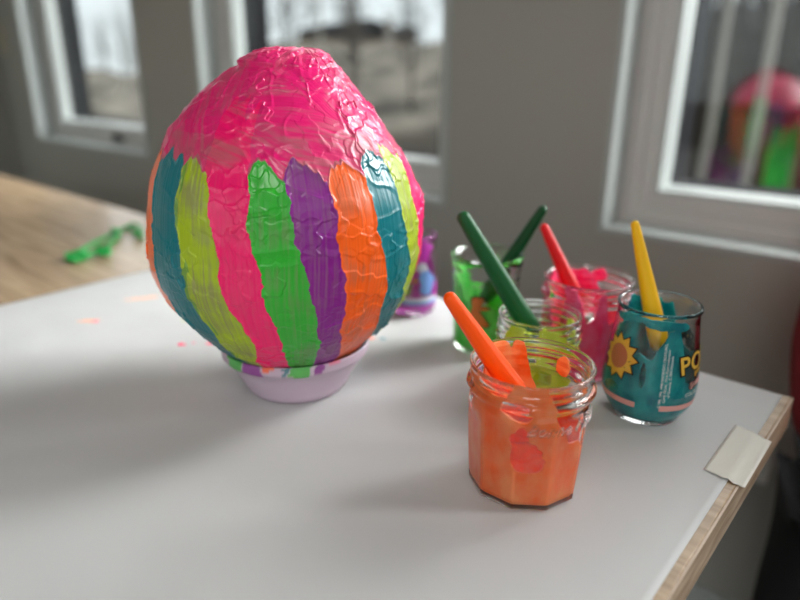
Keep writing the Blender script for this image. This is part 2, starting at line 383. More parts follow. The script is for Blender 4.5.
def build_egg():
    NT, NV = 1400, 660
    t = np.linspace(0,1,NV); a = np.pi*t
    z = EP[0]+(EP[1]-EP[0])*(1-np.cos(a))/2
    r = spl(EP[2:13], t)*np.sin(a); c = spl(EP[13:24], t)
    ds = np.hypot(np.gradient(z), np.gradient(r)); s = np.cumsum(ds)
    TH = np.linspace(-180,180,NT,endpoint=False)
    zz = z[:,None]+0*TH; rr = r[:,None]+0*TH; ss = s[:,None]+0*TH; th = TH[None,:]+0*zz
    thr = np.radians(th); X = (th+180)/360
    # stripe boundaries
    zk = [.045,.055,.08,.10,.13,.15,.17,.19,.21]
    B = [('orange',[-93,-95,-98,-100,-103,-104,-105,-106,-108]),
         ('teal',  [-78,-78,-79,-80.5,-82.5,-85,-86,-86.5,-86]),
         ('lime',  [-61,-61,-61,-63.5,-66,-67.5,-69,-70.5,-74]),
         ('pink',  [-44,-44.5,-47,-48.5,-50,-53,-55.5,-54.5,-54]),
         ('green', [-29,-29,-28,-31,-34,-36.5,-39,-40,-40.5]),
         ('purple',[-12,-13.5,-17,-18.5,-21,-23,-24.5,-23,-21]),
         ('orange',[11,10,5,1.5,-1,-4,-6,-6.5,-4.5]),
         ('teal',  [26,25,22,18,14.5,12,10.5,10,9]),
         ('lime',  [36,35,31,28,25,24,24,23.5,23]),
         ('pink',[52]*9),('purple',[74]*9),('green',[98]*9),('orange',[124]*9),('teal',[150]*9),('lime',[176]*9),('pink',[199]*9),('green',[221]*9)]
    order = ['orange','teal','lime','pink','green','purple','orange','teal','lime','pink','purple','green','orange','teal','lime','pink','green']
    rgb = np.zeros(th.shape+(3,)); dist = np.full(th.shape, 9.); thin = np.zeros(th.shape); idx = np.zeros(th.shape,int)
    wob = (fbm(X*9, zz*34, 5, 9, 4)-.5)*7.0+(fbm(X*90, zz*150, 9, 90, 3)-.5)*2.2
    tw = th+wob; tw = np.where(tw < -180+1, tw+360, tw)
    edges = [np.interp(zz, zk, b[1]) for b in B]
    base = tw.copy(); base = np.where(base < edges[0]-0, base, base)
    # region k lies between edges[k-1] and edges[k]; region 0 (orange, left) from edges[-1]-360 to edges[0]
    idx[:] = 0
    for k in range(1, len(B)):
        lo, hi = edges[k-1], edges[k]
        m = ((tw >= lo) & (tw < hi)) | ((tw+360 >= lo) & (tw+360 < hi))
        idx[m] = k
    for e in edges:
        d = np.abs(tw-e); d = np.minimum(d, 360-d)*np.pi/180*rr; dist = np.minimum(dist, d)
    capz = np.array([.214,.213,.211,.2085,.2085,.209,.2045,.213,.216,.21,.205,.21,.2,.21,.205,.212,.208])
    # brush-end raggedness per stripe
    top = capz[idx]+(vnoise(X*70, 0*X, 3, 70)-.5)*.010+(vnoise(X*240, 0*X, 4, 240)-.5)*.004
    # the stripe ends arch down at their sides
    top = top-.006*np.exp(-(dist/.004)**2)
    incap = zz > top
    gapzone = (zz > top) & (zz < top+.004*vnoise(X*60,0*X,8,60)) & (idx != 3)
    names = order
    C = {k: np.array(lin(v)) for k, v in PAL.items()}
    for k, n in enumerate(names): rgb[idx == k] = C[n]
    rgb[incap] = C['cap']
    pk = incap & (idx == 3) & (zz < .235+.02*vnoise(X*80,zz*0,12,80)); rgb[pk] = C['pink']
    # brush streaks, along the meridian on stripes and slanting over the cap
    st = .5*vnoise(X*500, zz*22+7, 21, 500)+.5*vnoise(X*400, zz*40+3, 25, 400)*.3+.35*vnoise(X*510, zz*30+90, 26, 510)
    q = ss*1.0; ang = .9*(fbm(X*7, zz*22, 33, 7, 2)-.5)*2+.7
    w1 = (rr*thr*np.cos(ang)+q*np.sin(ang)); w2 = (-rr*thr*np.sin(ang)+q*np.cos(ang))
    # cap strokes run in patches of different slant
    px_ = rr*np.cos(thr); py_ = rr*np.sin(thr)
    def strokes(d, n_, f1, f2, sd_):
        d = np.array(d)/np.linalg.norm(d); n_ = np.cross(d, np.array(n_)); n_ = n_/np.linalg.norm(n_)
        a1 = px_*d[0]+py_*d[1]+zz*d[2]; a2 = px_*n_[0]+py_*n_[1]+zz*n_[2]
        a2 = a2+.004*(fbm(a1*40+20, a2*40+20, sd_+5, None, 2)-.5)
        return .55*vnoise(a2*f2+200, a1*f1+60, sd_)+.45*vnoise(a2*f2*2.1+210, a1*f1*2+90, sd_+1)
    nrmv = (.55,-.45,.7)
    s1 = strokes((.75,.35,-.55), nrmv, 35, 520, 23); s2 = strokes((.25,-.3,-.92), nrmv, 35, 520, 25); s3 = strokes((.9,.75,.05), nrmv, 35, 520, 27)
    pm = fbm(X*8, zz*24, 35, 8, 2); k1 = sstep(.42,.46,pm); k2 = sstep(.56,.60,pm)
    stc = s2*(1-k1)+s1*k1*(1-k2)+s3*k2
    w1 = px_*.6+py_*.3-zz*.74; w2 = px_*.62+py_*.48+zz*.62
    streak = np.where(incap, stc, st)
    patch = fbm(X*22, zz*60, 41, 22, 3)
    amt = {'orange':.55,'teal':.15,'lime':.80,'pink':.26,'green':.68,'purple':.55}
    am = np.array([amt[n] for n in names])[idx]
    # inner part of each stripe is thinner than its ridged edges
    am = am*(.45+.55*sstep(.001,.006,dist))
    am = np.where(idx == 2, am*1.25, am)
    am = np.where(incap, .50, am)
    thin = np.clip((patch-.40)*2.4+ (streak-.5)*3.0, 0, 1)*am
    thin = np.where(incap & (zz < .228), np.clip(thin+.30*sstep(.35,.6,patch), 0, .8), thin)
    thin[gapzone] = .95
    bare = C['bare']
    rgb = rgb*(1-thin[...,None])+(.62*bare+.38*rgb)*thin[...,None]
    # wet mixing of teal into lime and lime into teal near their edge
    mix = (idx == 2) & (dist < .0045) & (vnoise(X*200, zz*40, 51, 200) > .52) & ~incap & (tw < edges[1]+7)
    rgb[mix] = .45*rgb[mix]+.55*np.array(lin((10,120,70)))
    # small lighter and darker pigment variation
    rgb *= (.88+.24*streak)[...,None]
    # ---------------- relief
    h = .0050*(fbm(X*6, zz*26, 61, 6, 3)-.5)
    rng = np.random.RandomState(17)
    for k in range(230):
        tc_, ic = rng.uniform(-180,180), rng.randint(30, NV-20)
        sc, rc = s[ic], max(r[ic], .02)
        du = (th-tc_+180) % 360-180; du = np.radians(du)*rc; dv = ss-sc
        an = rng.uniform(-.5,.5)+(np.pi/2 if rng.rand() < .35 else 0)
        lx, ly = rng.uniform(.014,.032), rng.uniform(.006,.012); hh = rng.uniform(.0002,.00065)
        m = (np.abs(du) < .05) & (np.abs(dv) < .05)
        if not m.any(): continue
        u = du[m]*np.cos(an)+dv[m]*np.sin(an); v = -du[m]*np.sin(an)+dv[m]*np.cos(an)
        u = u+.002*np.sin(v*500+k); v = v+.0012*np.sin(u*420+2*k)
        f = sstep(0,.0007,lx-np.abs(u))*sstep(0,.0007,ly-np.abs(v))
        lift = 1+1.6*np.exp(-((lx-u)/.003)**2)*(rng.rand() < .5)
        h[m] += hh*f*lift
    wr = 1-np.abs(2*fbm(X*22, zz*60, 71, 22, 2)-1)          # creases
    h += .0009*np.clip(wr-.86,0,1)/.14*np.where(incap,.55,.5)
    wc = 1-np.abs(2*fbm(w2*60+20, w1*26+9, 72, None, 3)-1)
    h += np.where(incap, .0006*np.clip(wc-.84,0,1)/.16, 0)
    h += (streak-.5)*np.where(incap,.00042,.00034)*(1-.5*thin)
    h += .0011*np.exp(-(dist/.0014)**2)*vnoise(X*60, zz*120, 81, 60)*(~incap)
    h += .0010*np.exp(-((zz-top)/.0016)**2)*vnoise(X*90, 0*X, 82, 90)
    # torn flap of paper folded over the tip, and a lifted corner on the right side
    fl = sstep(0,.002,.020-np.abs((th+95+180) % 360-180)*np.pi/180*np.maximum(rr,.02)*.8)*sstep(0,.001,ss-(s[-1]-.040))*sstep(0,.006,(s[-1]-.004)-ss)
    h += .0028*fl
    fr_ = np.exp(-(((th-36+180) % 360-180)/7)**2)*np.exp(-((zz-.176)/.010)**2); h += .0042*fr_
    fr2 = np.exp(-(((th-30+180) % 360-180)/9)**2)*np.exp(-((zz-.232)/.008)**2); h += .0025*fr2
    fr3 = np.exp(-(((th+120+180) % 360-180)/9)**2)*np.exp(-((zz-.226)/.006)**2); h += .0022*fr3
    h *= sstep(0,.02,t)[:,None]
    h = np.where(rr < .03, h*(.25+.75*rr/.03), h)
    # displace along the profile normal
    nr = np.gradient(z); nzv = -np.gradient(r); ln = np.hypot(nr,nzv); nr/=ln; nzv/=ln
    rad = rr+h*nr[:,None]; zf = zz+h*nzv[:,None]
    cx = EC[0]+math.cos(YAW)*c; cy = EC[1]+math.sin(YAW)*c
    x = cx[:,None]+rad*np.cos(thr); y = cy[:,None]+rad*np.sin(thr)
    x -= EC[0]; y -= EC[1]; zf = zf-EP[0]
    co = np.stack([x,y,zf],-1).reshape(-1,3)
    i = np.arange(NV-1)[:,None]*NT; j = np.arange(NT)[None,:]; j2 = (j+1) % NT
    F = np.stack([i+j,i+j2,i+NT+j2,i+NT+j],-1).reshape(-1,4)
    me = bpy.data.meshes.new('egg')
    me.vertices.add(len(co)); me.vertices.foreach_set('co', co.ravel())
    me.loops.add(F.size); me.loops.foreach_set('vertex_index', F.ravel().astype(np.int32))
    me.polygons.add(len(F)); me.polygons.foreach_set('loop_start', np.arange(0,F.size,4,dtype=np.int32))
    try: me.polygons.foreach_set('loop_total', np.full(len(F),4,np.int32))
    except Exception: pass
    me.update(calc_edges=True)
    me.polygons.foreach_set('use_smooth', np.ones(len(F),bool))
    ca = me.color_attributes.new('Col','FLOAT_COLOR','POINT')
    out = np.concatenate([rgb.reshape(-1,3), thin.reshape(-1,1)],1)
    ca.data.foreach_set('color', out.ravel().astype(np.float32))
    me.validate()
    m = mat('glossy_brushed_paint', (255,255,255), .3, attr='Col', alpha_rough=(.30,.55), bump=((900,900,200),.22,.0003,2), spec=.5, coat=.15)
    me.materials.append(m)
    o = bpy.data.objects.new('papier_mache_egg', me); col.objects.link(o); o.location = (EC[0],EC[1],EP[0])
    return tag(o, 'large papier-mache egg with pink cap and painted rainbow stripes, standing in a lavender bowl', 'egg')
egg = build_egg()

# ------------------------------------------------------------------ bowl
def build_bowl():
    prof = [(.0002,.0),(.030,.0),(.0375,.0008),(.0425,.0035),(.0460,.0085),(.0490,.0150),(.0600,.0355),(.0622,.0365),(.0640,.0372),(.0652,.0460),(.0645,.0470),(.0634,.0466),
            (.0622,.0400),(.0590,.0350),(.0475,.0150),(.0440,.0090),(.0400,.0050),(.036,.0030),(.0002,.0026)]
    # refine
    P = []
    for a, b in zip(prof[:-1], prof[1:]):
        n = 1 if prof.index(a) in (0,17) else 3
        for k in range(n): P.append((a[0]+(b[0]-a[0])*k/n, a[1]+(b[1]-a[1])*k/n))
    P.append(prof[-1])
    n = 360; mb = MB().lathe(P, n)
    o = mb.build('plastic_bowl', M['bowl'], smooth=True, loc=(EC[0],EC[1],.0005))
    me = o.data; co = np.zeros(len(me.vertices)*3); me.vertices.foreach_get('co', co); co = co.reshape(-1,3)
    th = np.degrees(np.arctan2(co[:,1],co[:,0])); rr = np.hypot(co[:,0],co[:,1]); zz = co[:,2]
    base = np.array(lin((198,177,194))); c = np.tile(base,(len(co),1))
    on = (rr > .0618) & (zz > .0360)
    spots = [(-100,-84,'green',1),(-83,-66,'purple',.9),(-64,-59,'orange',.5),(-50,-46,'teal',.6),(-45,-31,'green',1.0),(-27,-22,'purple',.6),(-17,-8,'pink',.25),(40,70,'teal',1),(120,150,'lime',1)]
    wob = (vnoise((th+180)/360*90, zz*900, 5, 90)-.5)*5
    for a, b, n, f in spots:
        m = on & (th+wob > a) & (th+wob < b) & (zz > .0462-.0105*f)
        q = .85 if f > .4 else .45
        c[m] = c[m]*(1-q)+np.array(lin(PAL[n]))*q
    ca = me.color_attributes.new('Col','FLOAT_COLOR','POINT'); ca.data.foreach_set('color', np.concatenate([c,np.ones((len(c),1))],1).ravel().astype(np.float32))
    return tag(o, 'lavender plastic bowl with paint-smeared rim holding up the big egg', 'bowl')
build_bowl()

# ------------------------------------------------------------------ jars
def radius_at(prof, z):
    zs = [p[1] for p in prof]; return np.interp(z, zs, [p[0] for p in prof])
def facet(th, n=10):
    p = 2*math.pi/n; d = (th+p/2) % p-p/2
    return np.cos(p/2)/np.cos(d)
def glass_mesh(outer, inner, fz=None, N=160, rot=0., depth=1.):
    """outer, inner: (r,z) bottom to top. fz(z) gives how far the section is a decagon"""
    prof = [(.0002,outer[0][1])]+list(outer)+list(reversed(inner))+[(.0002,inner[0][1])]
    vs = []; fs = []
    for r, z in prof:
        for j in range(N):
            th = 2*math.pi*j/N; k = 1.
            if fz: k = 1-fz(z)*(1-facet(th-rot))*depth
            vs.append((r*k*math.cos(th), r*k*math.sin(th), z))
    for i in range(len(prof)-1):
        for j in range(N):
            j2 = (j+1) % N; fs.append((i*N+j, i*N+j2, (i+1)*N+j2, (i+1)*N+j))
    fs.append(tuple(range(N-1,-1,-1))); fs.append(tuple((len(prof)-1)*N+j for j in range(N)))
    return vs, fs
def smooth_prof(p, n=4):
    P = np.array(p); K = len(P); t = np.linspace(0,1,(K-1)*n+1)
    return list(zip(np.maximum(spl(P[:,0],t),.0002), spl(P[:,1],t)))
def clip_sheet(U, V, Fv, pos):
    """triangles of the grid where F>0, cut at the zero line; pos(u,v)->xyz"""
    vs = []; fs = []; cache = {}
    nu, nv = len(U), len(V)
    def vid(key, u, v):
        if key not in cache: cache[key] = len(vs); vs.append(pos(u,v))
        return cache[key]
    for j in range(nv-1):
        for i in range(nu-1):
            q = [(i,j),(i+1,j),(i+1,j+1),(i,j+1)]
            f4 = [Fv[b,a] for a,b in q]
            if max(f4) <= 0: continue
            for tri in ((0,1,2),(0,2,3)):
                T_ = [q[k] for k in tri]; fv = [f4[k] for k in tri]
                if max(fv) <= 0: continue
                poly = []
                for k in range(3):
                    a, b = T_[k], T_[(k+1)%3]; fa, fb = fv[k], fv[(k+1)%3]
                    ka = (a[0] % (nu-1), a[1])
                    if fa > 0: poly.append(vid(ka, U[a[0]], V[a[1]]))
                    if (fa > 0) != (fb > 0):
                        t = fa/(fa-fb); kb = (b[0] % (nu-1), b[1])
                        key = (min(ka,kb), max(ka,kb), 'e')
                        poly.append(vid(key, U[a[0]]+(U[b[0]]-U[a[0]])*t, V[a[1]]+(V[b[1]]-V[a[1]])*t))
                if len(poly) >= 3 and len(set(poly)) >= 3: fs.append(tuple(dict.fromkeys(poly)))
    return vs, fs
def paint_in(root, J, inner, hts, holes, blobs, pool, m, seed, zr, fz=None, rot=0., facet_in=1., nz_amp=.008, name='paint'):
    """coat on the inner wall. angles: 0 faces the camera, + to its right (degrees)"""
    beta = math.atan2(0-J[1], 0-J[0])
    nu, nv = 261, 150
    U = np.linspace(-180,180,nu); V = np.linspace(zr[0],zr[1],nv); uu, vv = np.meshgrid(U,V); X = (uu+180)/360
    a = sorted(hts); ha = [q[0] for q in a]; hv = [q[1] for q in a]
    ha = [ha[-1]-360]+ha+[ha[0]+360]; hv = [hv[-1]]+hv+[hv[0]]
    h = np.interp(uu, ha, hv)
    F = h-vv+(fbm(X*14, vv*90, seed, 14, 4)-.5)*nz_amp*2+(vnoise(X*60, vv*60, seed+9, 60)-.5)*nz_amp*.35
    for (pa, pz, ra, rz_) in holes:
        d = (uu-pa+180) % 360-180
        g = np.sqrt((d/ra)**2+((vv-pz)/rz_)**2)-1+(fbm(X*16, vv*110, seed+20, 16, 3)-.5)*1.1
        F = np.minimum(F, g*rz_)
    for (pa, pz, ra, rz_) in blobs:
        d = (uu-pa+180) % 360-180
        g = 1-np.sqrt((d/ra)**2+((vv-pz)/rz_)**2)+(fbm(X*16, vv*110, seed+30, 16, 3)-.5)*.9
        F = np.maximum(F, g*rz_)
    iz = [p[1] for p in inner]; ir = [p[0] for p in inner]
    def R_at(th, z):
        r = np.interp(z, iz, ir); k = 1.
        if fz: k = 1-fz(z)*(1-facet(th-rot))*facet_in
        return r*k
    def pos(u, v):
        th = beta+math.radians(u); r = R_at(th, v)+.00012
        return (r*math.cos(th), r*math.sin(th), v)
    vs, fs = clip_sheet(U, V, F, pos)
    # thickness grows inward with swirls
    n0 = len(vs); P = np.array(vs); th = np.arctan2(P[:,1],P[:,0]); Xn = (th+math.pi)/(2*math.pi)
    tk = .0006+.0016*fbm(Xn*20, P[:,2]*160, seed+40, 20, 3)
    rad = np.hypot(P[:,0],P[:,1]); k = (rad-tk)/rad
    inn = P*np.stack([k,k,np.ones_like(k)],-1)
    cnt = {}
    for f in fs:
        for q in range(len(f)):
            e_ = (f[q], f[(q+1)%len(f)]); cnt[e_] = cnt.get(e_,0)+1
    allv = vs+[tuple(p) for p in inn]; allf = list(fs)+[tuple(i+n0 for i in reversed(f)) for f in fs]
    for (a_, b_) in cnt:
        if (b_, a_) not in cnt: allf.append((b_, a_, a_+n0, b_+n0))
    # pool of paint in the bottom
    if pool:
        N = 120; z0 = inner[0][1]-.0001; rings = []; mb = MB(); mb.v = allv; mb.f = allf
        zs = list(np.linspace(z0, pool, 14)); pv = [(0,0,z0)]; pf = []
        for z in zs:
            for j in range(N):
                q = 2*math.pi*j/N; r = R_at(q, max(z,inner[0][1]+.0002))+.0001
                zz = z+(.0012*math.sin(3*q+seed) if z == zs[-1] else 0)
                pv.append((r*math.cos(q), r*math.sin(q), zz))
        for k_ in (.8,.55,.3):
            for j in range(N):
                q = 2*math.pi*j/N; r = R_at(q, pool)*k_
                pv.append((r*math.cos(q), r*math.sin(q), pool-.0015+.0018*math.sin(3*q+seed+4*k_)))
        nr = len(zs)+3; pv.append((0,0,pool-.001)); last = len(pv)-1
        for i in range(nr-1):
            for j in range(N):
                j2 = (j+1)%N; pf.append((1+i*N+j,1+i*N+j2,1+(i+1)*N+j2,1+(i+1)*N+j))
        for j in range(N):
            j2 = (j+1)%N; pf.append((0,1+j2,1+j)); pf.append((1+(nr-1)*N+j,1+(nr-1)*N+j2,last))
        mb.add(pv, pf); allv, allf = mb.v, mb.f
    return mesh_obj(name, allv, allf, m, root)

def paint_mat(name, rgb, rgb2):
    m = mat(name, rgb, .35, bump=((90,90,40),.5,.0012,3), vary=(rgb2,(80,80,45),4), spec=.3)
    return m
def glass_dark(): pass

# text and prints wrapped on a jar
def wrap_pts(pts, J, prof, a0, z0, rot, lift):
    """pts in a flat (x,y) plane wrapped round the jar; a0 in camera degrees"""
    beta = math.atan2(-J[1], -J[0]); out = []
    c, s = math.cos(rot), math.sin(rot)
    for x, y, d in pts:
        X, Y = x*c-y*s, x*s+y*c
        z = z0+Y; r = float(radius_at(prof, z))+lift+d
        th = beta+math.radians(a0)+X/float(radius_at(prof, z0))
        out.append((r*math.cos(th), r*math.sin(th), z))
    return out
def wrapped_text(body, size, J, prof, a0, z0, rot, m, parent, lift=.0002, offset=0., shear=0., name='lettering', spacing=1., bold=False, ex=.0):
    cu = bpy.data.curves.new(name, 'FONT'); cu.body = body; cu.size = size; cu.offset = offset; cu.shear = shear
    cu.space_character = spacing; cu.align_x = 'CENTER'; cu.resolution_u = 3; cu.extrude = ex
    to = bpy.data.objects.new(name+'_tmp', cu); col.objects.link(to)
    dg = bpy.context.evaluated_depsgraph_get(); dg.update()
    me = bpy.data.meshes.new_from_object(to.evaluated_get(dg))
    bpy.data.objects.remove(to); bpy.data.curves.remove(cu)
    me.name = name
    pts = wrap_pts([(v.co.x, v.co.y, v.co.z) for v in me.vertices], J, prof, a0, z0, rot, lift)
    for v, p in zip(me.vertices, pts): v.co = p
    me.materials.clear(); me.materials.append(m)
    o = bpy.data.objects.new(name, me); col.objects.link(o); o.parent = parent
    return o
def wrapped_shape(loop, J, prof, a0, z0, m, parent, lift, name, rot=0., nsub=1):
    """flat outline -> grid-free fan from its centre, wrapped, with a little thickness"""
    n = len(loop); cx = sum(p[0] for p in loop)/n; cy = sum(p[1] for p in loop)/n
    pts = [(cx,cy,0)]; fs = []
    ks = (.34,.67,1.)
    for k in ks: pts += [(cx+(x-cx)*k, cy+(y-cy)*k, 0) for x,y in loop]
    for j in range(n):
        j2 = (j+1)%n; fs.append((0,1+j,1+j2))
        for q in range(2): fs.append((1+q*n+j, 1+(q+1)*n+j, 1+(q+1)*n+j2, 1+q*n+j2))
    return mesh_obj(name, wrap_pts(pts, J, prof, a0, z0, rot, lift), fs, m, parent)
def band(J, prof, a0, a1, z0, z1, m, parent, lift, name='printed_band'):
    beta = math.atan2(-J[1], -J[0]); n = max(4,int(abs(a1-a0)/3)); vs = []; fs = []
    for i in range(n+1):
        th = beta+math.radians(a0+(a1-a0)*i/n)
        for z in (z0,(z0+z1)/2,z1):
            r = float(radius_at(prof,z))+lift; vs.append((r*math.cos(th), r*math.sin(th), z))
    for i in range(n):
        for k in (0,1): fs.append((i*3+k,(i+1)*3+k,(i+1)*3+k+1,i*3+k+1))
    return mesh_obj(name, vs, fs, m, parent)
M['black_print'] = mat('black_print', (28,22,20), .4)
M['yellow_print'] = mat('yellow_print', (214,170,60), .4)
M['pink_print'] = mat('dusty_pink_print', (206,150,142), .4)
M['white_print'] = mat('white_print', (214,226,222), .4)
M['brown_print'] = mat('brown_print', (176,104,70), .4)
M['blue_print'] = mat('blue_print', (92,124,178), .4)
M['olive_print'] = mat('olive_print', (120,130,70), .4)
M['grey_print'] = mat('grey_print', (176,172,186), .4)
M['amber_print'] = mat('amber_print', (178,104,34), .4)

JO=(-.178,.349); JT=(-.149,.500); JL=(-.235,.467); JP=(-.229,.547); JG=(-.328,.529); JV=(-.447,.562)
ZB = .0022   # jars stand on the paper
def facet_jar(J, rot):
    out = [(.0335,0),(.0352,.0006),(.0368,.0024),(.0372,.005),(.0388,.030),(.0398,.056),(.0398,.064),(.0388,.0685),(.0382,.0705),(.0392,.0722),(.0412,.0742),(.0420,.0760),(.0412,.0778),(.0390,.0790),(.0384,.0806),
           (.0396,.0822),(.0398,.0834),(.0388,.0848),(.0388,.0872),(.0400,.0884),(.0405,.0898),(.0398,.0910)]
    inn = [(.0002,.0030),(.0240,.0028),(.0330,.0040),(.0348,.0070),(.0362,.030),(.0370,.056),(.0368,.066),(.0360,.072),(.0370,.076),(.0362,.0795),(.0368,.0825),(.0364,.087),(.0376,.0900),(.0388,.0912)]
    fz = lambda z: float(1-sstep(.054,.066,z))
    return smooth_prof(out,3), inn, fz
def make_jar(name, J, out, inn, fz, rot, label, group=None, depth=1.):
    root = empty(name, (J[0],J[1],ZB)); tag(root, label, 'jar', group)
    vs, fs = glass_mesh(out, inn, fz, rot=rot, depth=depth)
    g = mesh_obj('glass_body', vs, fs, M['glass'], root)
    return root, g

# --- orange jar (front)
oo, oi, ofz = facet_jar(JO, 0)
rO = math.atan2(-JO[1],-JO[0])+R(9)
root, g = make_jar('glass_jar', JO, oo, oi, ofz, rO, 'ten-sided clear glass jam jar coated inside with orange paint, nearest the camera')
M['p_orange'] = paint_mat('orange_paint', (255,106,34), (255,156,96))
paint_in(root, JO, oi[1:], [(-170,.0905),(-150,.0895),(-128,.0895),(-112,.066),(-95,.078),(-75,.084),(-58,.087),(-44,.083),(-30,.079),(-20,.081),(-12,.0895),(4,.0905),(16,.0895),(26,.074),(34,.060),(48,.047),(70,.043),(95,.050),(120,.056),(150,.050),(172,.048)],
         [(2,.042,17,.0125),(-6,.051,9,.009),(-13,.0715,14,.0055),(-76,.066,7,.012)], [(142,.0765,9,.0085),(60,.083,5,.002)], .013, M['p_orange'], 3, (.0045,.0904), ofz, rO, 1., .007)
wrapped_text('Bonne Maman', .0115, JO, oo, 47, .0585, 0, M['glass'], root, lift=.0001, shear=.4, name='embossed_lettering', ex=.0005)
# --- pink jar
rP = math.atan2(-JP[1],-JP[0])+R(4)
root, g = make_jar('glass_jar', JP, oo, oi, ofz, rP, 'glass jam jar with hot pink paint and a red brush, behind the lime jar')
M['p_pink'] = paint_mat('hot_pink_paint', (255,30,104), (255,110,160))
paint_in(root, JP, oi[1:], [(-175,.086),(-160,.088),(-135,.0895),(-115,.088),(-95,.076),(-75,.084),(-60,.080),(-45,.050),(-34,.052),(-26,.086),(-14,.087),(-4,.074),(3,.056),(12,.062),(18,.083),(26,.084),(33,.056),(50,.060),(70,.070),(95,.060),(140,.055)],
         [(-4,.048,5,.008)], [(165,.083,14,.0055),(-25,.085,6,.004)], .020, M['p_pink'], 11, (.0045,.0904), ofz, rP, 1., .005)

# --- lime jar (threaded canning jar)
out = [(.0310,0),(.0325,.0006),(.0345,.003),(.0352,.008),(.0356,.030),(.0354,.046),(.0346,.0510),(.0338,.0530),(.0348,.0545),(.0358,.0560),(.0348,.0576),(.0338,.0592),(.0340,.0612),(.0352,.0630),(.0354,.0640),(.0340,.0656),(.0336,.0676),(.0348,.0692),(.0350,.0702),(.0336,.0716),(.0334,.0736),(.0343,.0748),(.0346,.0760),(.0340,.0770)]
inn = [(.0002,.0050),(.022,.0048),(.0298,.0060),(.0318,.0095),(.0326,.030),(.0324,.046),(.0312,.053),(.0310,.070),(.0314,.0750),(.0328,.0771)]
lo = smooth_prof(out,3)
root, g = make_jar('glass_jar', JL, lo, inn, None, 0, 'small threaded canning jar with lime yellow paint, between the orange and pink jars')
M['p_lime'] = paint_mat('lime_paint', (196,222,14), (224,240,90))
paint_in(root, JL, inn[1:], [(-175,.050),(-150,.055),(-120,.050),(-90,.048),(-60,.054),(-45,.069),(-30,.070),(-15,.069),(-5,.066),(8,.0735),(22,.0735),(32,.069),(50,.058),(75,.052),(100,.050),(130,.048),(160,.046)],
         [(-38,.050,12,.010),(10,.038,16,.010),(-14,.030,10,.008)], [(118,.063,10,.006),(-32,.071,16,.0022),(60,.066,8,.003)], .016, M['p_lime'], 23, (.0078,.0763), None, 0, 0, .005)

# --- teal tumbler with cartoon print
out = [(.0230,0),(.0245,.0005),(.0262,.0028),(.0285,.0075),(.0325,.0135),(.0356,.0205),(.0368,.0290),(.0368,.0350),(.0360,.0450),(.0345,.0580),(.0328,.0720),(.0314,.0840),(.0309,.0900),(.0312,.0930),(.0320,.0950),(.0320,.0965),(.0312,.0975)]
inn = [(.0002,.0040),(.018,.0040),(.0255,.0065),(.0300,.0130),(.0330,.0225),(.0342,.0300),(.0340,.0360),(.0333,.0450),(.0318,.0580),(.0302,.0720),(.0288,.0840),(.0284,.0900),(.0290,.0940),(.0302,.0974)]
to_ = smooth_prof(out,3)
root, g = make_jar('jelly_glass', JT, to_, inn, None, 0, 'barrel-shaped printed jelly glass with teal paint and a yellow brush, nearest the tape')
M['p_teal'] = paint_mat('teal_paint', (0,124,136), (50,180,180))
paint_in(root, JT, inn[1:], [(-175,.093),(-150,.095),(-130,.0955),(-115,.075),(-95,.070),(-80,.040),(-60,.040),(-45,.038),(-32,.045),(-26,.058),(-18,.064),(-8,.058),(2,.060),(12,.075),(22,.084),(34,.086),(42,.070),(50,.045),(70,.038),(90,.060),(110,.055),(140,.060),(160,.090)],
         [(-8,.046,4,.012),(-50,.030,14,.005)], [(-30,.0905,26,.0034),(8,.089,30,.0042),(38,.0865,12,.003),(-60,.088,14,.003)], .026, M['p_teal'], 37, (.0070,.0966), None, 0, 0, .006, name='paint')
star = []
for k in range(22):
    q = 2*math.pi*k/22; rr_ = .0175 if k % 2 == 0 else .0125; star.append((rr_*math.cos(q), rr_*math.sin(q)*1.05))
wrapped_shape([(x*1.1,y*1.1) for x,y in star], JT, to_, -45, .0575, M['black_print'], root, .00012, 'starburst_outline')
wrapped_shape(star, JT, to_, -45, .0575, M['yellow_print'], root, .00022, 'starburst')
disc = [(.0090*math.cos(2*math.pi*k/24), .0100*math.sin(2*math.pi*k/24)) for k in range(24)]
wrapped_shape(disc, JT, to_, -45, .0575, M['brown_print'], root, .00032, 'starburst_centre')
band(JT, to_, -88, -12, .0200, .0250, M['pink_print'], root, .00015)
band(JT, to_, 17, 88, .0200, .0250, M['pink_print'], root, .00015)
for k, line in enumerate(['© 1995, 1996, 1998 NINTENDO, CREATURES,', 'GAME FREAK. TM & ® are trademarks', 'of Nintendo. © 1999 Nintendo.']):
    wrapped_text(line, .0029, JT, to_, 17.5+k*4.6, .0495, R(90), M['white_print'], root, lift=.0002, name='small_print', spacing=.92)
for q, (mm, off, lf) in enumerate(((M['black_print'],.0016,.00014),(M['yellow_print'],.00035,.00028))):
    wrapped_text('POKéMON', .0200, JT, to_, 120, .0570, R(8), mm, root, lift=lf, offset=off, name='printed_title', spacing=1.05)
    wrapped_text('gotta catch', .0056, JT, to_, 84, .0495, R(8), mm, root, lift=lf, offset=off*.5, name='printed_subtitle')
def rrect(wd, ht, r, n=6):
    out = []
    for cx, cy, a in ((wd/2-r,ht/2-r,0),(-wd/2+r,ht/2-r,90),(-wd/2+r,-ht/2+r,180),(wd/2-r,-ht/2+r,270)):
        for k in range(n+1):
            q = R(a+90*k/n); out.append((cx+r*math.cos(q), cy+r*math.sin(q)))
    return out
wrapped_shape(rrect(.0205,.0072,.0034), JT, to_, 69, .0405, M['black_print'], root, .00012, 'badge_outline', R(5))
wrapped_shape(rrect(.0190,.0058,.0027), JT, to_, 69, .0405, M['pink_print'], root, .00022, 'badge', R(5))
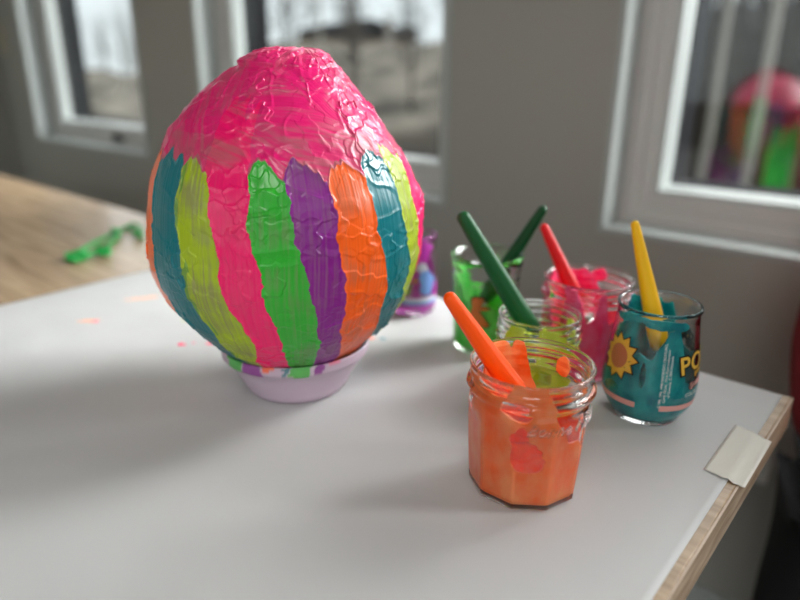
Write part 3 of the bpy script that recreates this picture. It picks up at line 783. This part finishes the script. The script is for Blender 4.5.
wrapped_text('#35', .0060, JT, to_, 60, .0383, R(5), M['black_print'], root, lift=.00034, name='badge_number', offset=.0001)
wrapped_text('COLLECT', .0042, JT, to_, 63, .0320, R(4), M['white_print'], root, lift=.0002, name='small_print')

# --- green tumbler
out = [(.0265,0),(.0280,.0006),(.0298,.003),(.0306,.008),(.0312,.030),(.0320,.050),(.0330,.068),(.0338,.076),(.0335,.079),(.0342,.083),(.0352,.091),(.0358,.0960),(.0362,.0980),(.0356,.0992)]
inn = [(.0002,.0040),(.022,.0040),(.0270,.0060),(.0280,.0110),(.0288,.030),(.0296,.050),(.0306,.068),(.0314,.079),(.0326,.090),(.0346,.0993)]
go_ = smooth_prof(out,3)
root, g = make_jar('jelly_glass', JG, go_, inn, None, 0, 'flared printed tumbler with bright green paint and a dark green brush')
M['p_green'] = paint_mat('bright_green_paint', (50,205,52), (130,236,110))
paint_in(root, JG, inn[1:], [(-175,.050),(-150,.060),(-125,.088),(-100,.090),(-80,.078),(-62,.082),(-45,.070),(-30,.050),(-18,.056),(-8,.046),(5,.058),(15,.056),(28,.044),(45,.060),(60,.052),(90,.045),(130,.06)],
         [(-30,.040,12,.006)], [(20,.085,10,.005),(50,.074,8,.004),(-60,.087,16,.004)], .018, M['p_green'], 53, (.0065,.0985), None, 0, 0, .008)
swoosh = [(-.004,.013),(.000,.016),(.008,.015),(.006,.0115),(.001,.010),(.001,.006),(.010,.007),(.013,.004),(.004,.002),(.001,-.001),(.006,-.006),(.014,-.012),(.008,-.014),(-.001,-.009),(-.005,-.002),(-.003,.005)]
sw = []
for k in range(len(swoosh)):
    p0, p1, p2, p3 = [swoosh[(k+d) % len(swoosh)] for d in (-1,0,1,2)]
    for u in (0,.33,.66):
        sw.append(tuple(.5*(2*p1[c]+(-p0[c]+p2[c])*u+(2*p0[c]-5*p1[c]+4*p2[c]-p3[c])*u*u+(-p0[c]+3*p1[c]-3*p2[c]+p3[c])*u**3) for c in (0,1)))
wrapped_shape([(x*1.12,y*1.08) for x,y in sw], JG, go_, -16, .0465, M['black_print'], root, .00012, 'print_outline')
wrapped_shape(sw, JG, go_, -16, .0465, M['amber_print'], root, .00025, 'amber_print_patch')

# --- purple tumbler behind the egg
out = [(.0200,0),(.0215,.0006),(.0245,.003),(.0262,.008),(.0270,.016),(.0272,.030),(.0268,.050),(.0258,.066),(.0250,.076),(.0252,.084),(.0258,.090),(.0262,.0930),(.0256,.0940)]
inn = [(.0002,.0075),(.0155,.0073),(.0225,.0090),(.0240,.0130),(.0248,.030),(.0244,.050),(.0234,.066),(.0226,.077),(.0232,.088),(.0248,.0941)]
vo = smooth_prof(out,3)
root, g = make_jar('jelly_glass', JV, vo, inn, None, 0, 'printed jelly glass with magenta paint, half hidden behind the egg')
M['p_purple'] = paint_mat('magenta_paint', (186,44,170), (206,80,190))
paint_in(root, JV, inn[1:], [(-175,.060),(-150,.070),(-120,.085),(-90,.060),(-60,.020),(-30,.018),(0,.018),(20,.020),(40,.018),(90,.05),(130,.07),(160,.088)],
         [], [(30,.078,30,.012),(10,.072,20,.008),(-30,.082,14,.005)], .016, M['p_purple'], 67, (.0100,.0925), None, 0, 0, .006)
def blob(wd, ht, seed, n=26):
    rng = random.Random(seed); ph = [rng.uniform(0,6) for _ in range(4)]
    return [(wd*(1+.16*math.sin(3*q+ph[0])+.1*math.sin(5*q+ph[1]))*math.cos(q), ht*(1+.14*math.sin(2*q+ph[2])+.08*math.sin(6*q+ph[3]))*math.sin(q)) for q in [2*math.pi*k/n for k in range(n)]]
band(JV, vo, -85, 85, .0155, .0195, M['blue_print'], root, .00012)
band(JV, vo, -85, 70, .0195, .0245, M['grey_print'], root, .00012)
wrapped_shape(blob(.0105,.0165,4), JV, vo, 34, .0420, M['blue_print'], root, .0002, 'blue_print_patch')
wrapped_shape(blob(.0050,.0100,8), JV, vo, -14, .0350, M['olive_print'], root, .0003, 'olive_print_patch')
wrapped_shape(blob(.0040,.0035,9), JV, vo, 4, .0450, M['brown_print'], root, .0004, 'brown_print_patch')
wrapped_shape(blob(.0080,.0045,5), JV, vo, 20, .0600, M['grey_print'], root, .0003, 'grey_print_patch')

# ------------------------------------------------------------------ brushes
def brush(B, T_, rgb, tipr, maxr, prgb, label, rfer=.0062, group=None):
    B, T_ = Vector(B), Vector(T_); Lh = (T_-B).length; d = (T_-B).normalized()
    root = bpy.data.objects.new('paint_brush', None); col.objects.link(root); root.empty_display_size = .02
    root.location = B; root.rotation_mode = 'QUATERNION'; root.rotation_quaternion = Vector((0,0,1)).rotation_difference(d)
    tag(root, label, 'paintbrush')
    h0 = .040
    pr = [(.0002,h0),(rfer*.92,h0+.0002),(maxr*.90,h0+.003),(maxr,h0+.012),(maxr*.98,h0+.024)]
    n = 12
    for k in range(1,n+1):
        t = k/n; z = h0+.024+(Lh-h0-.024-tipr)*t; pr.append((maxr*.98+(tipr-maxr*.98)*t**1.05, z))
    for k in range(1,6):
        q = k/5*math.pi/2; pr.append((max(tipr*math.cos(q),.0002), Lh-tipr+tipr*math.sin(q)))
    key = 'handle%s' % (rgb,)
    M[key] = mat('glossy_plastic_%d_%d_%d' % rgb, rgb, .40, spec=.3)
    MB().lathe(pr, 28).build('handle', M[key], root, smooth=True)
    MB().lathe([(rfer*.8,.018),(rfer*.86,.0182),(rfer*.86,.024),(rfer*.93,.0245),(rfer*.93,.026),(rfer*.88,.0265),(rfer*.9,.033),(rfer*.97,.0335),(rfer*.97,.035),(rfer*.92,.0355),(rfer*.92,h0+.0005)], 28).build('ferrule', M['steel'], root, smooth=True)
    bm = MB(); rng = random.Random(5)
    bm.lathe([(.0014,.0005),(.0030,.003),(.0044,.008),(.0050,.014),(.0047,.0185)], 20)
    for k in range(60):
        q = rng.uniform(0,6.283); a_ = .0046; b_ = .0030*rng.random()
        bm.tube([(a_*math.cos(q),a_*math.sin(q),.018),(1.06*a_*math.cos(q),1.06*a_*math.sin(q),.010),(b_*math.cos(q),b_*math.sin(q),rng.uniform(.0,.003))], [.0003,.0003,.0001], 4)
    k2 = 'bristle%s' % (prgb,)
    if k2 not in M: M[k2] = mat('paint_loaded_bristles_%d_%d_%d' % prgb, prgb, .5, bump=((1500,1500,60),.6,.0005,2))
    bm.build('bristles', M[k2], root, smooth=True)
    return root
brush((-.1586,.3706,.0150), (-.2275,.3202,.1358), (255,84,0), .0046, .0085, (240,90,40), 'orange-handled paintbrush leaning left in the front orange jar')
b = brush((-.1316,.5047,.0205), (-.1851,.5206,.1560), (236,182,10), .0036, .0080, (10,130,140), 'yellow-handled paintbrush standing in the teal jelly glass')
brush((-.2117,.5570,.0150), (-.2804,.5473,.1345), (212,8,18), .0042, .0080, (235,40,100), 'red-handled paintbrush leaning left in the hot pink jar')
brush((-.2166,.4824,.0150), (-.3040,.4436,.1585), (12,84,40), .0062, .0095, (190,210,40), 'thick dark green paintbrush leaning far left in the lime jar')
brush((-.3457,.5196,.0160), (-.2851,.5582,.1492), (8,72,36), .0046, .0082, (60,200,60), 'dark green paintbrush leaning right in the bright green tumbler')

# ------------------------------------------------------------------ paint spots on the paper
def paper_world(x, y): return x, y
for (x,y,lx,ly,an,rgb,sd_) in [(-.699,.295,.012,.0035,.9,(250,170,130),1),(-.690,.299,.004,.003,.2,(245,120,150),2),(-.727,.377,.020,.004,1.1,(250,180,140),3),(-.562,.326,.0055,.0028,.6,(250,30,100),4),(-.556,.336,.002,.0014,.3,(250,90,130),5),
        (-.541,.347,.0050,.0030,.7,(250,30,100),6),(-.622,.366,.0025,.002,.3,(170,195,60),7),(-.427,.465,.0055,.0032,.7,(255,110,50),8),(-.416,.4725,.0036,.0028,.7,(10,130,150),9),(-.700,.405,.003,.0015,.9,(245,170,150),10)]:
    spot(x, y, lx, ly, an, rgb, sd_)

# ------------------------------------------------------------------ tangled green plastic string
def toy():
    root = empty('plastic_string', (-1.0,.47,0)); tag(root, 'tangled green plastic string with knotted clumps lying on the bare wood left of the egg', 'string')
    rng = random.Random(12)
    def P(x, y, z=.004): return (x+1.0, y-.47, z)
    def strand(pts, r=.0032):
        q = np.array(pts); n = len(q); t = np.linspace(0,1,n*6)
        return list(zip(spl(q[:,0],t), spl(q[:,1],t), np.maximum(spl(q[:,2],t), r)))
    mb = MB()
    mb.tube(strand([P(-.955,.395),P(-.985,.425,.007),P(-1.015,.455,.006),P(-1.045,.490),P(-1.062,.515,.006),P(-1.085,.540),P(-1.080,.556)]), .0033, 8)
    mb.tube(strand([P(-.950,.405,.009),P(-.955,.430,.007),P(-.985,.462,.006),P(-1.015,.490),P(-1.040,.512,.009),P(-1.060,.522)]), .0033, 8)
    mb.tube(strand([P(-1.085,.545),P(-1.078,.560,.010),P(-1.050,.555,.007),P(-1.020,.532,.005),P(-.998,.530)]), .0034, 8)
    mb.build('strand', M['green_toy'], root, smooth=True)
    for cx, cy, n, sp in ((-.955,.400,9,.018),(-.952,.440,6,.014),(-1.02,.533,5,.013),(-1.052,.512,3,.008)):
        mb = MB()
        for k in range(n):
            a = rng.uniform(0,6.28); r0 = sp*rng.random()**.5; zc = rng.uniform(.005,.013)
            pts = []
            for u in range(5):
                a2 = a+u*rng.uniform(.5,1.1); r1 = r0*.5+sp*.45*rng.random()
                pts.append(P(cx+r1*math.cos(a2)*1.1, cy+r1*math.sin(a2), max(.0035, zc+rng.uniform(-.004,.003))))
            mb.tube(strand(pts, .0022), .0023, 7)
        mb.build('knot', M['green_toy'], root, smooth=True)
toy()

# ------------------------------------------------------------------ person at the right edge, behind the table corner
M['sweat'] = mat('dark_red_knit', (112,10,22), .85, bump=((400,400,400),.4,.001,2))
M['trousers'] = mat('black_cloth', (14,14,17), .85)
M['skin'] = mat('skin', (206,158,130), .5)
M['hair'] = mat('brown_hair', (62,42,30), .6, bump=((30,30,300),.5,.002,3))
M['shoe'] = mat('dark_shoe', (30,30,34), .5)
def skin(name, verts, edges, radii, m, parent, sub=2):
    me = bpy.data.meshes.new(name); me.from_pydata(verts, edges, []); me.update()
    o = bpy.data.objects.new(name, me); col.objects.link(o); o.parent = parent
    s = o.modifiers.new('skin','SKIN'); s.use_smooth_shade = True
    if not me.skin_vertices: me.attributes.new  # layer is made by the modifier's data below
    if not me.skin_vertices:
        bpy.context.view_layer.objects.active = o
        bpy.ops.object.mode_set(mode='EDIT'); bpy.ops.mesh.customdata_skin_add(); bpy.ops.object.mode_set(mode='OBJECT')
    for i, r in enumerate(radii):
        v = me.skin_vertices[0].data[i]; v.radius = (r, r) if not hasattr(r,'__len__') else r; v.use_root = (i == 0)
    d = o.modifiers.new('sub','SUBSURF'); d.levels = sub; d.render_levels = sub
    me.materials.append(m); return o
def person():
    root = empty('person', (.062,.87,FZ), R(196)); tag(root, 'person in a dark red sweatshirt and black trousers standing behind the right table corner', 'person')
    S = 1.13   # standing height; local +y is where the person faces
    V=[]; Eg=[]; Ra=[]
    def a(p, r, par=None):
        V.append(tuple(c*S for c in p)); Ra.append((r[0]*S,r[1]*S) if hasattr(r,'__len__') else r*S)
        if par is not None: Eg.append((par,len(V)-1))
        return len(V)-1
    pel = a((0,0,.52),(.085,.06)); wa = a((0,0,.61),(.075,.052),pel); ch = a((0,-.005,.72),(.088,.06),wa); nb = a((0,-.01,.81),(.045,.04),ch)
    nk = a((0,0,.855),.032,nb); hd = a((0,.012,.905),(.052,.058),nk); ht = a((0,.008,.955),(.054,.062),hd); a((0,0,.985),(.035,.04),ht)
    a((0,.070,.915),.012,hd)      # nose
    for s in (-1,1):
        a((s*.058,.0,.92),.012,hd)   # ear
        sh = a((s*.092,-.01,.80),.032,nb); el = a((s*.108,-.02,.64),.026,sh); wr_ = a((s*.10,.085,.56),.018,el); pa = a((s*.085,.125,.565),(.022,.012),wr_)
        for k, (dx, ln) in enumerate(((-.018,.030),(-.006,.036),(.006,.034),(.017,.027))):
            k1 = a((s*(.083)+dx,.148,.566),.0066,pa); k2 = a((s*(.083)+dx,.148+ln*.6,.560),.006,k1); a((s*(.083)+dx,.148+ln,.548),.005,k2)
        t1 = a((s*.085-s*.026,.118,.572),.0075,pa); a((s*.085-s*.036,.140,.575),.0065,t1)
        hp = a((s*.055,0,.48),.055,pel); kn = a((s*.072,.005,.27),.040,hp); an = a((s*.078,-.01,.045),.025,kn); a((s*.082,.055,.02),.020,an)
    skin('body', V, Eg, Ra, M['skin'], root)
    def cl(name, pts, edges, m): skin(name, [tuple(c*S for c in p[0]) for p in pts], edges, [tuple(c*S for c in p[1]) if hasattr(p[1],'__len__') else p[1]*S for p in pts], m, root)
    cl('sweatshirt', [((0,0,.61),(.095,.072)),((0,0,.50),(.114,.080)),((0,0,.455),(.120,.084)),((0,0,.72),(.100,.075)),((0,-.005,.80),(.060,.05)),((0,0,.84),(.045,.042)),
        ((-.092,-.01,.795),.040),((-.110,-.02,.64),.035),((-.108,.070,.563),.030),((.092,-.01,.795),.040),((.110,-.02,.64),.035),((.108,.070,.563),.030)],
        [(0,1),(1,2),(0,3),(3,4),(4,5),(4,6),(6,7),(7,8),(4,9),(9,10),(10,11)], M['sweat'])
    cl('trousers', [((0,0,.50),(.092,.068)),((-.060,0,.45),.070),((-.069,.005,.27),.060),((-.068,-.006,.06),.050),((.060,0,.45),.070),((.069,.005,.27),.060),((.068,-.006,.06),.050)],
        [(0,1),(1,2),(2,3),(0,4),(4,5),(5,6)], M['trousers'])
    for s in (-1,1): cl('shoe', [((s*.080,-.02,.028),.028),((s*.083,.06,.024),.026),((s*.084,.095,.020),.020)], [(0,1),(1,2)], M['shoe'])
    cl('hair', [((0,-.012,.955),(.062,.060)),((0,-.005,.992),(.040,.045)),((0,-.035,.90),(.050,.032))], [(0,1),(0,2)], M['hair'])
person()

# ------------------------------------------------------------------ outdoors
M['ground'] = mat('leaf_litter', (52,50,44), .95, spec=.04, vary=((34,38,28),(1.5,1.5,1.5),6))
M['hill'] = mat('winter_scrub', (30,30,27), .95, spec=.04, vary=((88,85,78),(.7,.7,1.6),6))
def hill_e(az):   # elevation (degrees) of the skyline at azimuth az (left positive)
    return np.interp(az, [-40,0,20,34,38,50,56,60,68,90], [3.0,2.8,2.4,2.6,2.0,2.1,.9,-.3,-.2,.6])
def ground():
    azs = np.linspace(-60,96,120); Ds = np.concatenate([[1.3,2.5,4,6,8,10,13,16,20,25,30,36,42,50]]); vs = []; fs = []
    for D in Ds:
        for a_ in azs:
            e_ = math.tan(R(float(hill_e(a_)))); far = .27+36*e_
            t = sstep(8,36,D); z = -1.25*(1-t)+far*t
            if D > 12: z += (fbm(np.array(a_*.9+D), np.array(D*.4), 5)-.5)*.9*min(1,(D-12)/10)*.6
            if D > 40: z -= .3*(D-36)/10
            x, y = -D*math.sin(R(a_)), max(D*math.cos(R(a_)), WY+T+.02)
            vs.append((x, y, float(z)))
    n = len(azs)
    for i in range(len(Ds)-1):
        for j in range(n-1): fs.append((i*n+j,i*n+j+1,(i+1)*n+j+1,(i+1)*n+j))
    o = mesh_obj('hillside', vs, fs, M['ground']); o.data.materials.append(M['hill'])
    for p in o.data.polygons:
        if p.center.length > 11: p.material_index = 1
    return tag(o, kind='structure')
ground()
def gz(x, y):
    D = math.hypot(x,y); az = math.degrees(math.atan2(-x,y)); far = .27+36*math.tan(R(float(hill_e(az)))); t = float(sstep(8,36,D))
    return -1.25*(1-t)+far*t
M['bark'] = mat('grey_bark', (58,55,50), .9, spec=.04, vary=((30,29,27),(20,20,4),4))
M['birch'] = mat('birch_bark', (112,111,106), .8, spec=.04, vary=((105,103,98),(14,14,30),4))
M['twig'] = mat('twigs', (58,56,52), .9, spec=.04)
def tree_mesh(seed, H, r0, nb, bm_, kindlab, tw=26):
    rng = random.Random(seed); root = empty('tree'); mb = MB()
    lean = (rng.uniform(-.03,.03), rng.uniform(-.03,.03)); K = 7
    tr = [(lean[0]*H*(k/K)**1.3+rng.uniform(-.03,.03), lean[1]*H*(k/K)**1.3+rng.uniform(-.03,.03), H*k/K-.3*(k==0)) for k in range(K+1)]
    mb.tube(tr, [r0*(1-.85*k/K) for k in range(K+1)], 8); mb.build('trunk', bm_, root, smooth=True)
    bb = MB()
    for b in range(nb):
        u = rng.uniform(.22,.97); k = int(u*K); f = u*K-k; p = Vector(tr[k]).lerp(Vector(tr[min(k+1,K)]), f)
        a_ = rng.uniform(0,6.28); Lb = H*(.10+.22*(1-u))*rng.uniform(.6,1.3); d = Vector((math.cos(a_),math.sin(a_),rng.uniform(.35,1.1))).normalized()
        pts = [p]; 
        for s_ in range(3): d = (d+Vector((rng.uniform(-.3,.3),rng.uniform(-.3,.3),rng.uniform(0,.35)))).normalized(); pts.append(pts[-1]+d*Lb/3)
        rb = r0*.30*(1-u)+.008; bb.tube(pts, [rb,rb*.7,rb*.45,rb*.15], 4, False)
        for t_ in range(3):
            q = pts[rng.randint(1,3)]; d2 = (d+Vector((rng.uniform(-1,1),rng.uniform(-1,1),rng.uniform(-.2,.8)))).normalized()
            bb.tube([q, q+d2*Lb*.25, q+d2*Lb*.5+Vector((0,0,Lb*.08))], [rb*.4,rb*.28,.003], 3, False)
    bb.build('branches', M['twig'], root)
    return root
protos = [tree_mesh(31,7.5,.11,46,M['bark'],''), tree_mesh(32,6.2,.085,40,M['bark'],''), tree_mesh(33,8.5,.13,52,M['bark'],''), tree_mesh(34,7.5,.042,26,M['birch'],''), tree_mesh(35,8.0,.060,22,M['birch'],'')]
used = set()
placed = []
def put_tree(k, D, az, label, group, sc=1.):
    x, y = -D*math.sin(R(az)), D*math.cos(R(az))
    if group and any(math.hypot(x-a,y-b) < 1.1 for a,b in placed): return
    placed.append((x,y))
    p = protos[k]
    if k in used:
        o = p.copy(); col.objects.link(o)
        for ch in [c for c in bpy.data.objects if c.parent == p]:
            c = ch.copy(); col.objects.link(c); c.parent = o
    else: o = p; used.add(k)
    x, y = -D*math.sin(R(az)), D*math.cos(R(az)); o.location = (x, y, gz(x,y)-.05); o.rotation_euler.z = random.uniform(0,6.28); o.scale = (sc,sc,sc)
    tag(o, label, 'tree', group)
put_tree(3, 7.2, 14.9, 'slender pale birch left of the playhouse, seen through the right window', None)
put_tree(3, 6.2, 12.0, 'pale birch in front of the playhouse roof, seen through the right window', None, 1.05)
put_tree(4, 22, 46.5, 'thin pale birch before the far house, seen through the middle window', None)
rng = random.Random(77)
for k in range(90):    # dark wood beyond the right window
    put_tree(rng.choice([0,1,2]), rng.uniform(10.5,24), rng.uniform(2,20), 'bare grey tree in the dark woods behind the playhouse, through the right window', 'bare trees behind the playhouse')
for k in range(16):    # pale trunks among them
    put_tree(rng.choice([3,4]), rng.uniform(11,19), rng.uniform(7,19), 'thin pale birch among the dark trees behind the playhouse, through the right window', 'pale birches behind the playhouse')
for k in range(26):
    put_tree(rng.choice([0,1,2]), rng.uniform(15,32), rng.uniform(35.5,53), 'bare grey tree on the slope outside the middle window', 'bare trees outside the middle window', rng.uniform(.28,.55))
for k in range(12):
    put_tree(rng.choice([0,1,2]), rng.uniform(24,38), rng.uniform(58,69), 'small bare tree on the skyline outside the leftmost window', 'bare trees outside the leftmost window', rng.uniform(.22,.6))
# scrub: uncountable brush between the trees
def scrub(name, n, D0, D1, a0, a1, h, seed):
    rng = random.Random(seed); mb = MB()
    for k in range(n):
        D = rng.uniform(D0,D1); az = rng.uniform(a0,a1); x, y = -D*math.sin(R(az)), D*math.cos(R(az)); z = gz(x,y)-.1
        for q in range(3):
            dx, dy = rng.uniform(-.4,.4), rng.uniform(-.4,.4); hh = h*rng.uniform(.5,1.2)
            mb.tube([(x,y,z),(x+dx*.5,y+dy*.5,z+hh*.55),(x+dx,y+dy,z+hh)], [.03,.022,.008], 3, False)
    return tag(mb.build(name, M['bark']), 'tangled brown undergrowth filling the woods behind the playhouse', 'undergrowth', kind='stuff')
scrub('undergrowth', 800, 9.5, 22, 0, 22, 2.2, 5)

# playhouse
M['ph_roof'] = mat('faded_red_plastic', (72,24,32), .5, spec=.04)
M['ph_wall'] = mat('tan_plastic', (56,54,42), .6, spec=.04)
M['ph_green'] = mat('green_plastic', (18,84,28), .45, spec=.04)
M['ph_purple'] = mat('purple_plastic', (52,28,62), .5, spec=.04)
M['ph_red'] = mat('dark_red_plastic', (96,18,28), .5, spec=.04)
ph = empty('playhouse', (-1.58,8.05,-1.25), R(12)); ph.scale = (.56,.8,1); tag(ph, 'outdoor playhouse with a domed faded red roof and green slide, through the right window', 'playhouse')
for x0,x1,y0,y1,z0,z1 in ((-.52,-.44,-.45,-.37,0,1.15),(.44,.52,-.45,-.37,0,1.15),(-.52,-.44,.37,.45,0,1.15),(.44,.52,.37,.45,0,1.15)): MB().box(x0,x1,y0,y1,z0,z1).build('corner_post', M['ph_wall'], ph, bevel=.01)
MB().box(-.5,.0,-.44,-.40,.55,1.12).box(-.5,-.46,-.4,.4,.0,1.1).box(-.5,.5,.40,.44,0,1.1).box(-.5,.0,-.44,-.40,.0,.16).build('wall_panel', M['ph_wall'], ph, bevel=.01)
MB().box(-.46,-.20,-.46,-.42,.12,.56).build('door_panel', M['ph_purple'], ph, bevel=.01)
MB().lathe([(.74,0),(.72,.03),(.64,.11),(.52,.19),(.36,.26),(.20,.29),(.01,.30)], 32, (0,0,1.20)).build('domed_roof', M['ph_roof'], ph, smooth=True)
mb = MB()
for s in range(12):
    t0, t1 = s/12, (s+1)/12; y0, y1 = -.40-1.3*t0, -.40-1.3*t1; z0, z1 = 1.0-.9*t0**.9, 1.0-.9*t1**.9
    mb.add([(.12,y0,z0),(.46,y0,z0),(.46,y1,z1),(.12,y1,z1),(.12,y0,z0-.05),(.46,y0,z0-.05),(.46,y1,z1-.05),(.12,y1,z1-.05)], [(0,1,2,3),(7,6,5,4),(0,3,7,4),(1,5,6,2),(0,4,5,1),(3,2,6,7)])
    for xs in (.08,.46): mb.add([(xs,y0,z0-.05),(xs+.04,y0,z0-.05),(xs+.04,y1,z1-.05),(xs,y1,z1-.05),(xs,y0,z0+.12),(xs+.04,y0,z0+.12),(xs+.04,y1,z1+.12),(xs,y1,z1+.12)], [(3,2,1,0),(4,5,6,7),(0,4,7,3),(1,2,6,5),(0,1,5,4),(3,7,6,2)])
mb.build('slide', M['ph_green'], ph)
mb = MB(); mb.tube([(.56,-.45,0),(.60,-.45,.8),(.50,-.42,1.2)], .045, 10); mb.tube([(.10,-.46,.1),(.06,-.46,.7),(.0,-.45,1.1)], .035, 10)
mb.build('handrail', M['ph_red'], ph, smooth=True)

# house far off beyond the middle window
M['h_roof'] = mat('dark_shingles', (24,25,27), .85, spec=.04); M['h_wall'] = mat('weathered_siding', (64,60,56), .85, spec=.04); M['h_trim'] = mat('tan_fascia', (92,84,72), .7, spec=.04); M['h_post'] = mat('pale_post', (110,108,104), .7, spec=.04)
hc = Vector((-27.4,28.9,0)); hs = empty('house', (hc.x,hc.y,-.4), R(43.5)); tag(hs, 'long low house with dark roof on the hill, through the middle window', 'house')
MB().box(-3.1,3.1,0,5,0,2.1).build('wall', M['h_wall'], hs)
mb = MB(); mb.add([(-3.3,-.3,2.3),(1.8,-.3,2.3),(1.8,5.3,2.3),(-3.3,5.3,2.3),(-3.3,-.3,2.75),(-1.8,.6,3.15),(.8,.6,3.45),(1.8,-.3,3.15),(1.8,5.3,2.9),(-3.3,5.3,2.75)], [(3,2,1,0),(0,1,7,6,5,4),(4,5,6,7,8,9),(1,2,8,7),(0,4,9,3),(2,3,9,8)])
mb.build('roof', M['h_roof'], hs)
MB().box(1.9,3.5,-.2,5,2.3,3.0).build('porch_roof', mat('grey_shingles', (56,56,58), .85, spec=.04), hs)
MB().box(-3.4,3.6,-.36,-.3,2.08,2.3).build('fascia', M['h_trim'], hs)
MB().box(1.62,2.05,-.42,-.30,2.1,3.5).build('chimney_post', M['h_post'], hs)
for xw in (-2.2,-.4,1.4):
    fr_ = MB().box(xw,xw+.9,-.04,.02,.8,1.8).build('window', M['h_trim'], hs); MB().box(xw+.08,xw+.82,-.05,-.03,.88,1.72).build('window_pane', M['dark'], fr_)
